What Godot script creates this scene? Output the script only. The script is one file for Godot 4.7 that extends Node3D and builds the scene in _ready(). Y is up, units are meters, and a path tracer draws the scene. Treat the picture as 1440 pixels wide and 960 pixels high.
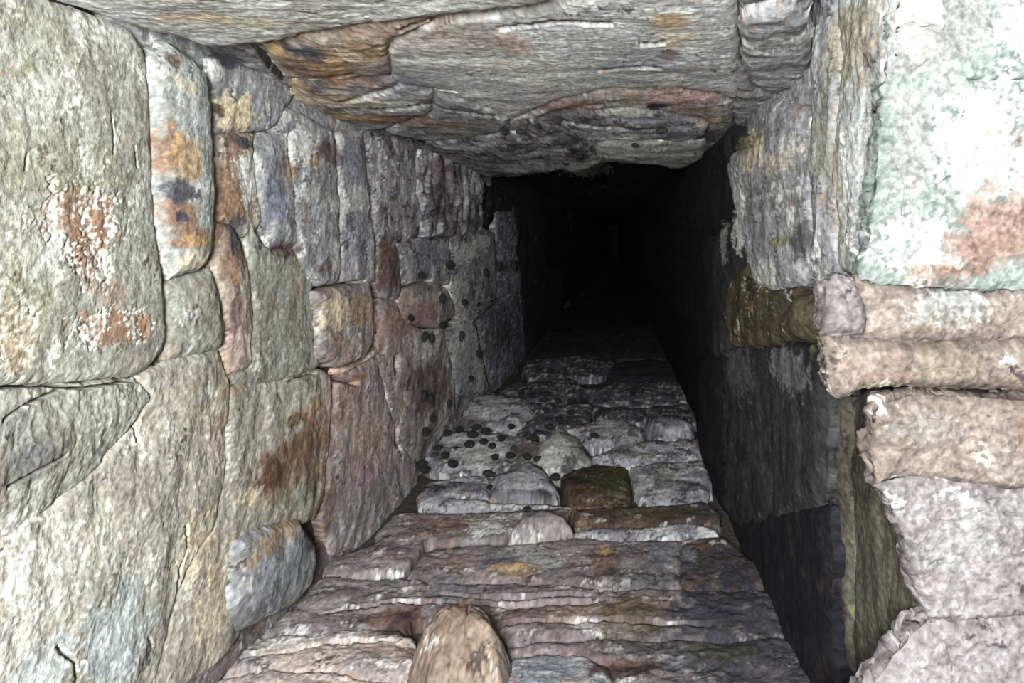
extends Node3D
# A narrow square shaft of old stone masonry, looked up from its foot: four walls of separate stones,
# near corner masonry at the right, small bats roosting further up.
# Lengths below are in shaft units (SC metres each): X right, Y across (towards the upper wall), D along the shaft.
const SC := 1.5
const EYE := 8.0           # height of the camera over the chamber floor
const F := 1300.0          # focal length in pixels of a 1440x960 picture
const VX := 870.0          # where the shaft's axis meets the picture
const VY := 340.0
const XL := -0.9
const XR := 0.43
const YT := 0.40
const YB := -1.0
const KL := 0.07          # the walls lean in as they rise
const KB := 0.07
const KT := 0.028
const KR := 0.04
const Q := 1.7             # mesh spacing, about this many pixels as seen from the foot of the shaft

var n_lo := FastNoiseLite.new()
var n_mid := FastNoiseLite.new()
var n_fine := FastNoiseLite.new()
var n_ridge := FastNoiseLite.new()
var n_cell := FastNoiseLite.new()
var stone_mat: StandardMaterial3D
var mortar_mat: StandardMaterial3D
var bat_mat: StandardMaterial3D
var shade_mat: StandardMaterial3D
var walls := {}
var stains := {}
var cracks := {}
var stones := []
var rng := RandomNumberGenerator.new()

func lin(r, g, b) -> Color:
	return Color(r / 255.0, g / 255.0, b / 255.0).srgb_to_linear()

var tint := {}
var looks := {}

func at(x: float, y: float, d: float) -> Vector3:
	return Vector3(x * SC, EYE + d * SC, y * SC)

# ---- wall frames: (a, b) in the wall's own plane, h out of it into the shaft
func on_wall(w: String, off: float, px: float, py: float) -> Vector2:
	match w:
		"L":
			var d = (XL + off) / ((px - VX) / F - KL)
			return Vector2(d, (VY - py) * d / F)
		"R":
			var d = (XR - off) / ((px - VX) / F + KR)
			return Vector2(d, (VY - py) * d / F)
		"T":
			var d = (YT - off) / ((VY - py) / F + KT)
			return Vector2(d, (px - VX) * d / F)
		"B":
			var d = (YB + off) / ((VY - py) / F - KB)
			return Vector2(d, (px - VX) * d / F)
	var d = 1.3 - off
	return Vector2((px - VX) * d / F, (VY - py) * d / F)

func lift(w: String, off: float, a: float, b: float, h: float) -> Vector3:
	match w:
		"L": return at(XL + off + KL * a + h, b, a)
		"R": return at(XR - off - KR * a - h, b, a)
		"T": return at(b, YT - off - KT * a - h, a)
		"B": return at(b, YB + off + KB * a + h, a)
	return at(a, b, 1.3 - off - h)

func inward(w: String) -> Vector3:
	match w:
		"L": return Vector3.RIGHT
		"R": return Vector3.LEFT
		"T": return Vector3(0, 0, -1)
		"B": return Vector3(0, 0, 1)
	return Vector3.DOWN

func pixel_step(w: String, off: float, c: Vector2) -> Vector2:
	match w:
		"L": return Vector2(c.x * c.x / (F * absf(XL + off)), c.x / F)
		"R": return Vector2(c.x * c.x / (F * absf(XR - off)), c.x / F)
		"T": return Vector2(c.x * c.x / (F * absf(YT - off)), c.x / F)
		"B": return Vector2(c.x * c.x / (F * absf(YB + off)), c.x / F)
	return Vector2.ONE * (1.3 - off) / F

# ---- lists filled by the tables, used by the stones
func stain(w: String, kind: String, rows: Array) -> void:
	if not stains.has(w): stains[w] = []
	for r in rows:
		stains[w].append([kind, r])

func crack(w: String, wide: float, deep: float, pts: Array) -> void:
	if not cracks.has(w): cracks[w] = []
	cracks[w].append([wide, deep, pts])

func seg_dist(p: Vector2, a: Vector2, b: Vector2) -> float:
	var ab = b - a
	var t = clampf((p - a).dot(ab) / maxf(ab.length_squared(), 1e-12), 0.0, 1.0)
	return (p - a - ab * t).length()

func thinned(poly: PackedVector2Array) -> PackedVector2Array:
	var out := PackedVector2Array()
	for p in poly:
		if out.is_empty() or out[out.size() - 1].distance_to(p) > 4.0: out.append(p)
	return out

# an outline broken into short lengths that wander a little, as split stone does
func ragged(poly: PackedVector2Array, unit: Vector2, amount: float) -> PackedVector2Array:
	var out := PackedVector2Array()
	for i in poly.size():
		var p = poly[i] / unit; var q = poly[(i + 1) % poly.size()] / unit
		var n = clampi(int(p.distance_to(q) / 14.0), 1, 9)
		var side = (q - p).normalized().orthogonal()
		for j in n:
			var v = p.lerp(q, float(j) / n)
			if j > 0: v += side * rng.randf_range(-amount, amount)
			out.append(v * unit)
	return out

# A stone: its outline in the wall's plane, pillowed, rough, with split edges. o: options
func stone(w: String, look: String, off: float, flat: Array, o := {}) -> void:
	stones.append([w, look, off, flat, o])

func build_stone(w: String, look: String, off: float, flat: Array, o: Dictionary, index: int) -> void:
	rng.seed = 977 + index * 131
	var raw := PackedVector2Array()
	var pc := Vector2.ZERO
	var trace := PackedVector2Array()
	for i in range(0, flat.size(), 2):
		trace.append(Vector2(flat[i], flat[i + 1]))
		pc += Vector2(flat[i], flat[i + 1])
	pc /= flat.size() / 2
	# neighbours meet inside their joint
	var grown = Geometry2D.offset_polygon(trace, o.get("grow", 3.0), Geometry2D.JOIN_ROUND)
	if grown.size() > 0: trace = grown[0]
	trace = thinned(trace)
	for p in trace: raw.append(on_wall(w, off, p.x, p.y))
	# corners rounded once
	var poly := PackedVector2Array()
	var k := raw.size()
	for i in k:
		var p = raw[i]; var q = raw[(i + 1) % k]
		poly.append(p.lerp(q, 0.14)); poly.append(p.lerp(q, 0.86))
	poly = ragged(poly, pixel_step(w, off, on_wall(w, off, pc.x, pc.y)), o.get("jag", 1.6))
	k = poly.size()
	var lo = poly[0]; var hi = poly[0]; var mid := Vector2.ZERO
	for p in poly:
		lo = lo.min(p); hi = hi.max(p); mid += p
	mid /= k
	var area := 0.0
	for i in k: area += poly[i].cross(poly[(i + 1) % k])
	var step = pixel_step(w, off, mid) * Q * o.get("q", 1.0)
	var nx = int(ceil((hi.x - lo.x) / step.x)) + 3
	var ny = int(ceil((hi.y - lo.y) / step.y)) + 3
	# lengths are measured with a scaled so that a step counts alike both ways near the edge
	var sq = clampf(step.y / step.x, 0.25, 1.0)
	var px = pixel_step(w, off, mid).y
	var edge = (o.get("edge", 5.0) + 3.0) * px
	var drop = o.get("drop", 0.0065 if w == "L" else 0.009)
	var bulge = o.get("bulge", 0.006)
	var rough = o.get("rough", 1.0) * (0.36 if w == "L" else 0.5)
	var gap = o.get("gap", 0.2) * px
	var tilt_a = o.get("ta", 0.0); var tilt_b = o.get("tb", 0.0)
	var half = 1e-9
	var ea := PackedVector2Array(); var eb := PackedVector2Array(); var el := PackedFloat32Array()
	for i in k:
		var p = Vector2(poly[i].x * sq, poly[i].y); var q = Vector2(poly[(i + 1) % k].x * sq, poly[(i + 1) % k].y)
		ea.append(p); eb.append(q - p); el.append(1.0 / maxf((q - p).length_squared(), 1e-14))
	var wide = Vector2((hi.x - lo.x) * sq, hi.y - lo.y)
	half = 0.42 * minf(wide.x, wide.y)
	var fine_grain = 1.0 if w == "F" else clampf(mid.x / 1.7, 1.0, 2.4)   # the crusts up the shaft are smaller and sharper
	var ox = rng.randf() * 90.0; var oy = rng.randf() * 90.0
	# which stains and cracks touch this stone
	var plo := Vector2(1e9, 1e9); var phi := Vector2(-1e9, -1e9)
	for i in range(0, flat.size(), 2):
		plo = plo.min(Vector2(flat[i], flat[i + 1])); phi = phi.max(Vector2(flat[i], flat[i + 1]))
	var st := []
	for s in stains.get(w, []):
		var r = s[1]
		if r[0] + r[2] > plo.x and r[0] - r[2] < phi.x and r[1] + r[3] > plo.y and r[1] - r[3] < phi.y:
			var c = on_wall(w, off, r[0], r[1])
			var g = pixel_step(w, off, c)
			var ra = r[2] * g.x; var rb = r[3] * g.y
			if w == "T" or w == "B": ra = r[3] * g.x; rb = r[2] * g.y
			if w == "F": ra = r[2] * g.x; rb = r[3] * g.y
			st.append([c.x, c.y, 1.0 / ra, 1.0 / rb, tint[s[0]], r[4] if r.size() > 4 else 0.9, s[0]])
	var cr := []
	for c in cracks.get(w, []):
		var pts := PackedVector2Array()
		var hit := false
		var r: Array = c[2]
		for i in range(0, r.size(), 2):
			if r[i] > plo.x - 6 and r[i] < phi.x + 6 and r[i + 1] > plo.y - 6 and r[i + 1] < phi.y + 6: hit = true
			pts.append(on_wall(w, off, r[i], r[i + 1]))
		if hit: cr.append([c[0] * px, c[1], pts])
	var lk: Array = looks[look]
	var ca: Color = lk[0]; var cb: Color = lk[1]
	var vary = 1.0 + rng.randf_range(-0.07, 0.07)
	var str_a = o.get("sa", 1.0); var str_b = o.get("sb", 0.75)   # bedding: features run long across the wall
	if w == "F": str_a = o.get("sa", 0.9); str_b = o.get("sb", 1.0)
	var pos := PackedVector3Array(); var col := PackedColorArray()
	var inside := PackedByteArray()
	pos.resize(nx * ny); col.resize(nx * ny); inside.resize(nx * ny)
	var cw: Color = tint.white; var crust: Color = tint.rust; var cd: Color = tint.dark; var co: Color = tint.olive
	var reach = 1.6 * maxf(step.x * sq, step.y)
	for j in ny:
		for i in nx:
			var a = lo.x + (i - 1) * step.x
			var b = lo.y + (j - 1) * step.y
			var v = Vector2(a * sq, b)
			var best := 1e18
			var inn := false
			var near := Vector2.ZERO
			for e in k:
				var p = ea[e]; var dq = eb[e]
				var pv = v - p
				var t = clampf(pv.dot(dq) * el[e], 0.0, 1.0)
				var n = dq * t
				var dd = (pv - n).length_squared()
				if dd < best:
					best = dd; near = p + n
				var y1 = p.y > v.y
				if y1 != (p.y + dq.y > v.y) and v.x < dq.x * (v.y - p.y) / dq.y + p.x: inn = not inn
			var sd = sqrt(best)
			if not inn: sd = -sd
			var id = j * nx + i
			if sd < -reach:
				inside[id] = 0
				continue
			inside[id] = 2 if inn else 1
			var na = a * 1.0 + ox; var nb = b + oy
			var wob = n_mid.get_noise_2d(na * 60.0, nb * 60.0)
			sd = sd - gap + wob * 1.6 * px
			if not inn:
				a = near.x / sq; b = near.y
			var e1 = clampf(sd / edge, 0.0, 1.0)
			var prof = 1.0 - (1.0 - e1) * (1.0 - e1)
			var e2 = clampf(sd / half, 0.0, 1.0)
			var lowf = n_lo.get_noise_2d(na * 6.0 * str_a * 3.0, nb * 6.0 * str_b * 3.0)
			var mid_n = n_mid.get_noise_2d(na * 45.0 * str_a, nb * 45.0 * str_b)
			var rid = n_ridge.get_noise_2d(na * 22.0 * str_a, nb * 22.0 * str_b)
			var fin = n_fine.get_noise_2d(na * 170.0, nb * 170.0)
			# the rock face: swells, split ledges, grain
			var led = lowf * 5.0 + mid_n * 0.9
			var terr = (floorf(led) + smoothstep(0.6, 1.0, led - floorf(led))) / 5.0
			var h = bulge * (1.0 - (1.0 - e2) * (1.0 - e2)) - drop * (1.0 - prof)
			h += rough * (lowf * 0.010 + terr * 0.0018 + mid_n * 0.0018 + rid * 0.0012 + fin * 0.0008)
			h += (a - mid.x) * tilt_a + (b - mid.y) * tilt_b
			for c in cr:
				var pts: PackedVector2Array = c[2]
				var dm := 1e9
				var vp = Vector2(a * sq, b)
				for z in pts.size() - 1:
					dm = minf(dm, seg_dist(vp, Vector2(pts[z].x * sq, pts[z].y), Vector2(pts[z + 1].x * sq, pts[z + 1].y)))
				dm += wob * 0.8 * px
				if dm < c[0]: h -= c[1] * (1.0 - (dm / c[0]) * (dm / c[0]))
			# colour of the rock and what grows and crusts on it
			var base = ca.lerp(cb, clampf(0.5 + lowf * 1.3 + mid_n * 0.5, 0.0, 1.0))
			var pn = n_lo.get_noise_2d(na * fine_grain * 18.0 * str_a + 31.0, nb * fine_grain * 18.0 * str_b + 57.0) * 0.75 + mid_n * 0.28 + fin * 0.22
			var rn = n_lo.get_noise_2d(na * fine_grain * 8.0 + 211.0, nb * fine_grain * 8.0 + 17.0) * 0.7 + rid * 0.22 + fin * 0.25
			var kn = n_lo.get_noise_2d(na * fine_grain * 12.0 + 77.0, nb * fine_grain * 14.0 + 133.0) * 0.7 + mid_n * 0.3 - fin * 0.25
			if lk[5] > 0.0: base = base.lerp(co, 0.75 * smoothstep(0.5 - lk[5], 0.75 - lk[5], rn * 0.6 - pn * 0.6))
			if lk[3] > 0.0: base = base.lerp(crust, 0.7 * smoothstep(0.5 - lk[3], 0.62 - lk[3], rn))
			if lk[2] > 0.0: base = base.lerp(cw, 0.65 * smoothstep(0.46 - lk[2], 0.64 - lk[2], pn))
			if lk[4] > 0.0: base = base.lerp(cd, 0.75 * smoothstep(0.48 - lk[4], 0.62 - lk[4], kn))
			var warp = n_mid.get_noise_2d(na * 36.0 + 9.0, nb * 36.0 + 5.0) * 0.55 + fin * 0.35
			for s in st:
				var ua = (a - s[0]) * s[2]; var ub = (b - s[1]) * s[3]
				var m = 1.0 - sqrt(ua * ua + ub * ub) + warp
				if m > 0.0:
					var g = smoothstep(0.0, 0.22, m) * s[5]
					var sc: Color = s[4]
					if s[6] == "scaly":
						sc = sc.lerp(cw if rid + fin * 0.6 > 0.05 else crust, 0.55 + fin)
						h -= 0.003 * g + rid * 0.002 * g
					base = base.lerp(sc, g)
			var f = (1.0 + fin * 0.48 + mid_n * (0.22 if mid.x < 2.0 else 0.34) + rid * 0.10) * vary
			col[id] = Color(base.r * f, base.g * f, base.b * f)
			pos[id] = lift(w, off, a, b, h)
	# join the grid
	var idx := PackedInt32Array()
	var remap := PackedInt32Array(); remap.resize(nx * ny); remap.fill(-1)
	var vp := PackedVector3Array(); var vc := PackedColorArray()
	var flip = (lift(w, 0, 1, 0, 0) - lift(w, 0, 0, 0, 0)).cross(lift(w, 0, 0, 1, 0) - lift(w, 0, 0, 0, 0)).dot(inward(w)) > 0.0
	var used := PackedByteArray(); used.resize(nx * ny)
	for j in ny - 1:
		for i in nx - 1:
			var q0 = j * nx + i
			if not (inside[q0] and inside[q0 + 1] and inside[q0 + nx] and inside[q0 + nx + 1]) or maxi(maxi(inside[q0], inside[q0 + 1]), maxi(inside[q0 + nx], inside[q0 + nx + 1])) < 2: continue
			used[q0] = 1
			for q in [q0, q0 + 1, q0 + nx + 1, q0 + nx]:
				if remap[q] < 0:
					remap[q] = vp.size(); vp.append(pos[q]); vc.append(col[q])
			var A = remap[q0]; var B = remap[q0 + 1]; var C = remap[q0 + nx + 1]; var D = remap[q0 + nx]
			if flip: idx.append_array([A, C, B, A, D, C])
			else: idx.append_array([A, B, C, A, C, D])
	# the sides of the stone, back into the wall
	var levels = o.get("levels", 6 if mid.x < 2.4 or w == "F" else 2)
	var sink = inward(w) * (o.get("thick", 0.06) * SC)
	for j in range(1, ny - 1):
		for i in range(1, nx - 1):
			var q0 = j * nx + i
			if not used[q0]: continue
			for side in [[q0 - nx, q0, q0 + 1], [q0 + 1, q0 + 1, q0 + 1 + nx], [q0 + nx, q0 + 1 + nx, q0 + nx], [q0 - 1, q0 + nx, q0]]:
				if used[side[0]]: continue
				var z = vp.size()
				for q in [side[1], side[2]]:
					for l in levels + 1:
						var t = float(l) / levels
						var p = pos[q] - sink * t
						var c = col[q]
						if l > 0:
							var e = p * 14.0
							var n1 = n_mid.get_noise_3d(e.x * 2.0, e.y * 2.0, e.z * 2.0)
							p += Vector3(n1, n_mid.get_noise_3d(e.y * 2.0 + 9.0, e.z * 2.0, e.x * 2.0), n_mid.get_noise_3d(e.z * 2.0, e.x * 2.0 + 5.0, e.y * 2.0)) * 0.022
							var f = 1.0 + 0.9 * n_fine.get_noise_3d(e.x * 5.0, e.y * 5.0, e.z * 5.0) + 0.5 * n1
							c = Color(c.r * f, c.g * f, c.b * f)
						vp.append(p); vc.append(c)
				for l in levels:
					var a0 = z + l; var b0 = z + levels + 1 + l
					if flip: idx.append_array([a0, b0, a0 + 1, b0, b0 + 1, a0 + 1])
					else: idx.append_array([a0, a0 + 1, b0, b0, a0 + 1, b0 + 1])
	if idx.is_empty(): return
	var arr := []; arr.resize(Mesh.ARRAY_MAX)
	arr[Mesh.ARRAY_VERTEX] = vp; arr[Mesh.ARRAY_COLOR] = vc; arr[Mesh.ARRAY_INDEX] = idx
	var tool := SurfaceTool.new()
	tool.create_from_arrays(arr)
	tool.generate_normals()
	tool.set_material(stone_mat)
	var m := MeshInstance3D.new()
	m.mesh = tool.commit()
	m.name = o.get("name", "stone")
	if o.has("label"): m.set_meta("label", o.label)
	m.cast_shadow = GeometryInstance3D.SHADOW_CASTING_SETTING_ON
	walls[o.get("of", w)].add_child(m, true)

# ---- the setting's shells: thick slabs behind the stones, in the shaft's own coordinates
func shell(called: String, key: String, label: String, category: String, lo: Vector3, hi: Vector3, mat: Material, more := [], lean := Vector2.ZERO) -> void:
	var tool := SurfaceTool.new()
	for r in [[lo, hi]] + more:
		var a = at(r[0].x, r[0].y, r[0].z); var b = at(r[1].x, r[1].y, r[1].z)
		var box := BoxMesh.new()
		box.size = (b - a).abs()
		var up = (r[0].z + r[1].z) / 2 * SC
		tool.append_from(box, 0, Transform3D(Basis(Vector3.RIGHT, Vector3(lean.x, 1, lean.y), Vector3(0, 0, 1)), (a + b) / 2 + Vector3(lean.x, 0, lean.y) * up))
	tool.set_material(mat)
	var m := MeshInstance3D.new()
	m.mesh = tool.commit()
	m.name = called
	m.set_meta("kind", "structure"); m.set_meta("label", label); m.set_meta("category", category)
	add_child(m, true)
	if key != "": walls[key] = m

func rock_texture(as_normal: bool) -> NoiseTexture2D:
	var n := FastNoiseLite.new()
	n.seed = 41; n.noise_type = FastNoiseLite.TYPE_SIMPLEX_SMOOTH
	n.frequency = 0.02; n.fractal_octaves = 6; n.fractal_gain = 0.62
	var t := NoiseTexture2D.new()
	t.width = 1024; t.height = 1024; t.seamless = true; t.noise = n
	if as_normal:
		t.as_normal_map = true; t.bump_strength = 9.0
	else:
		var g := Gradient.new()
		g.set_color(0, Color(0.62, 0.60, 0.58)); g.set_color(1, Color(1, 1, 1))
		t.color_ramp = g
	return t

func make_materials() -> void:
	stone_mat = StandardMaterial3D.new()
	stone_mat.vertex_color_use_as_albedo = true
	stone_mat.albedo_texture = rock_texture(false)
	stone_mat.normal_enabled = true
	stone_mat.normal_texture = rock_texture(true)
	stone_mat.normal_scale = 0.5
	stone_mat.roughness = 0.95
	stone_mat.metallic_specular = 0.2
	stone_mat.uv1_triplanar = true
	stone_mat.uv1_world_triplanar = true
	stone_mat.uv1_scale = Vector3.ONE * 1.3
	mortar_mat = stone_mat.duplicate()
	mortar_mat.vertex_color_use_as_albedo = false
	mortar_mat.albedo_color = Color(0.34, 0.31, 0.29)
	shade_mat = mortar_mat.duplicate()
	shade_mat.albedo_color = Color(0.12, 0.11, 0.115)  # mortar darkened to paint in the unlit far end and right corner
	bat_mat = StandardMaterial3D.new()
	bat_mat.albedo_color = Color(0.05, 0.035, 0.03)
	bat_mat.roughness = 0.8

func make_palette() -> void:
	tint = {"white": lin(226, 222, 214), "cream": lin(222, 204, 172), "rust": lin(152, 120, 98), "orange": lin(188, 154, 114), "brown": lin(104, 78, 62),
		"dark": lin(52, 44, 46), "black": lin(26, 23, 25), "olive": lin(142, 138, 98), "grey": lin(150, 150, 152), "blue": lin(128, 132, 146), "pink": lin(186, 150, 138),
		"green": lin(158, 164, 146), "pale": lin(186, 190, 186), "soot_shade": lin(60, 58, 66), "ink": lin(74, 74, 84), "tan": lin(176, 156, 134), "mauve": lin(112, 92, 92), "blush": lin(128, 104, 94), "ochre": lin(118, 90, 72), "chalk": lin(138, 136, 132), "scaly": lin(168, 134, 112), "moss": lin(84, 82, 50)}
	# look: two rock colours, some with shade painted in, then how much white crust, rust, soot and olive growth
	looks = {
		"pale": [lin(184, 186, 180), lin(160, 158, 150), 0.16, 0.04, 0.02, 0.0],
		"green": [lin(174, 172, 160), lin(152, 147, 134), 0.08, 0.07, 0.02, 0.08],
		"pink": [lin(186, 171, 161), lin(154, 144, 142), 0.2, 0.16, 0.08, 0.0],
		"cream": [lin(190, 182, 167), lin(160, 153, 141), 0.14, 0.1, 0.03, 0.04],
		"dim": [lin(120, 116, 124), lin(76, 72, 79), 0.28, 0.06, 0.3, 0.0],  # lime darkened for the far courses, painting in the fall-off of light
		"shade": [lin(96, 90, 80), lin(74, 69, 61), 0.0, 0.0, 0.15, 0.1],  # side of the near blocks, its shade put into the rock colour
		"pitted": [lin(206, 201, 207), lin(150, 141, 146), 0.34, 0.1, 0.40, 0.0],
		"chalky": [lin(210, 209, 204), lin(180, 176, 171), 0.22, 0.05, 0.05, 0.0],
		"grey": [lin(150, 148, 146), lin(168, 166, 168), 0.18, 0.08, 0.08, 0.0],
		"violet": [lin(126, 122, 132), lin(156, 150, 164), 0.26, 0.1, 0.2, 0.0],
		"rusty": [lin(178, 160, 142), lin(184, 172, 156), 0.2, 0.2, 0.12, 0.0],
		"brown": [lin(112, 96, 84), lin(84, 72, 64), 0.12, 0.14, 0.15, 0.1],
		"ridge": [lin(154, 143, 140), lin(120, 109, 109), 0.17, 0.08, 0.16, 0.04],
		"mossy": [lin(92, 84, 66), lin(70, 62, 48), 0.05, 0.14, 0.2, 0.2],
		"dark": [lin(66, 64, 64), lin(46, 45, 45), 0.0, 0.0, 0.2, 0.1],  # dark stone with shade of recessed and far parts painted in
		"gloom": [lin(38, 36, 40), lin(28, 27, 31), 0.0, 0.0, 0.2, 0.0],  # darkness of the deep shaft painted into the stone colour
		"lime": [lin(204, 201, 207), lin(134, 128, 136), 0.32, 0.14, 0.34, 0.0],
		"plum": [lin(186, 178, 180), lin(142, 133, 139), 0.32, 0.14, 0.27, 0.0],
		"white": [lin(140, 146, 140), lin(120, 126, 120), 0.0, 0.0, 0.0, 0.0],
		"tan": [lin(131, 119, 110), lin(113, 102, 94), 0.04, 0.04, 0.02, 0.0],
		"lilac": [lin(129, 120, 120), lin(113, 105, 104), 0.04, 0.0, 0.02, 0.0],
		"knob": [lin(156, 138, 122), lin(130, 112, 100), 0.08, 0.1, 0.05, 0.0],
	}

func make_noise() -> void:
	n_lo.seed = 3; n_lo.frequency = 0.35; n_lo.noise_type = FastNoiseLite.TYPE_SIMPLEX; n_lo.fractal_octaves = 5; n_lo.fractal_gain = 0.55
	n_mid.seed = 7; n_mid.frequency = 0.4; n_mid.noise_type = FastNoiseLite.TYPE_SIMPLEX; n_mid.fractal_octaves = 4; n_mid.fractal_gain = 0.6
	n_fine.seed = 11; n_fine.frequency = 0.4; n_fine.noise_type = FastNoiseLite.TYPE_SIMPLEX; n_fine.fractal_octaves = 3; n_fine.fractal_gain = 0.7
	n_ridge.seed = 17; n_ridge.frequency = 0.4; n_ridge.noise_type = FastNoiseLite.TYPE_SIMPLEX; n_ridge.fractal_type = FastNoiseLite.FRACTAL_RIDGED; n_ridge.fractal_octaves = 4

# ---- bats: one body, hanging head down (towards the foot of the shaft), wings folded
func bat_mesh(spread: float) -> ArrayMesh:
	var tool := SurfaceTool.new()
	tool.begin(Mesh.PRIMITIVE_TRIANGLES)
	var rings = [[-0.5, 0.05], [-0.42, 0.16], [-0.2, 0.27], [0.05, 0.32], [0.22, 0.26], [0.3, 0.19], [0.38, 0.21], [0.47, 0.17], [0.55, 0.06]]
	var seg := 12
	for i in rings.size():
		for j in seg:
			var t = TAU * j / seg
			var y = rings[i][0]; var r = rings[i][1]
			var x = cos(t) * r * 1.05
			if y < 0.2: x *= 1.0 + 0.3 * absf(cos(t))
			var z = sin(t) * r * 0.85 + 0.2
			tool.set_smooth_group(0)
			tool.add_vertex(Vector3(x, y, z))
	for i in rings.size() - 1:
		for j in seg:
			var a = i * seg + j; var b = i * seg + (j + 1) % seg
			for q in [a, b, b + seg, a, b + seg, a + seg]: tool.add_index(q)
	var base = rings.size() * seg
	# ears and the folded (or half opened) wings, thick enough to be skin over bone
	for s in [-1.0, 1.0]:
		for p in [Vector3(s * 0.06, 0.42, 0.3), Vector3(s * 0.2, 0.42, 0.24), Vector3(s * 0.19, 0.66, 0.32), Vector3(s * 0.12, 0.45, 0.18)]: tool.add_vertex(p)
		for q in [0, 1, 2, 1, 3, 2, 3, 0, 2]: tool.add_index(base + q)
		base += 4
		var w = 0.34 + spread * 0.7
		for p in [Vector3(s * 0.2, 0.3, 0.16), Vector3(s * w, 0.34 - spread * 0.2, 0.2), Vector3(s * (w + spread * 0.5), -0.1 - spread * 0.2, 0.06), Vector3(s * 0.12, -0.52, 0.05),
				Vector3(s * 0.2, 0.3, 0.3), Vector3(s * w, 0.32 - spread * 0.2, 0.3), Vector3(s * 0.22, -0.2, 0.3)]: tool.add_vertex(p)
		for q in [0, 1, 5, 0, 5, 4, 1, 2, 5, 5, 2, 6, 4, 5, 6, 2, 3, 6, 3, 4, 6]: tool.add_index(base + q)
		base += 7
	tool.generate_normals()
	tool.set_material(bat_mat)
	return tool.commit()

var bat_folded: ArrayMesh
var bat_spread: ArrayMesh

func bat(w: String, off: float, px: float, py: float, size: float, label: String, group: String, spread := false) -> void:
	var p = on_wall(w, off, px, py)
	var m := MeshInstance3D.new()
	m.mesh = bat_spread if spread else bat_folded
	m.name = "bat"
	var out = inward(w)
	var down = Vector3.DOWN
	rng.seed = int(px * 31 + py * 17)
	var side = down.cross(out).rotated(out, rng.randf_range(-0.9, 0.9))
	down = out.cross(side)
	var d = p.x
	var s = size * d / F * SC * rng.randf_range(0.72, 1.0)     # size: pixels across as seen from the foot of the shaft
	m.transform = Transform3D(Basis(side * s * rng.randf_range(1.05, 1.35), down * s * rng.randf_range(1.4, 1.8), out * s * 1.5), lift(w, off, p.x, p.y, 0.004))
	m.set_meta("label", label); m.set_meta("category", "bat")
	if group != "": m.set_meta("group", group)
	add_child(m, true)

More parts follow.
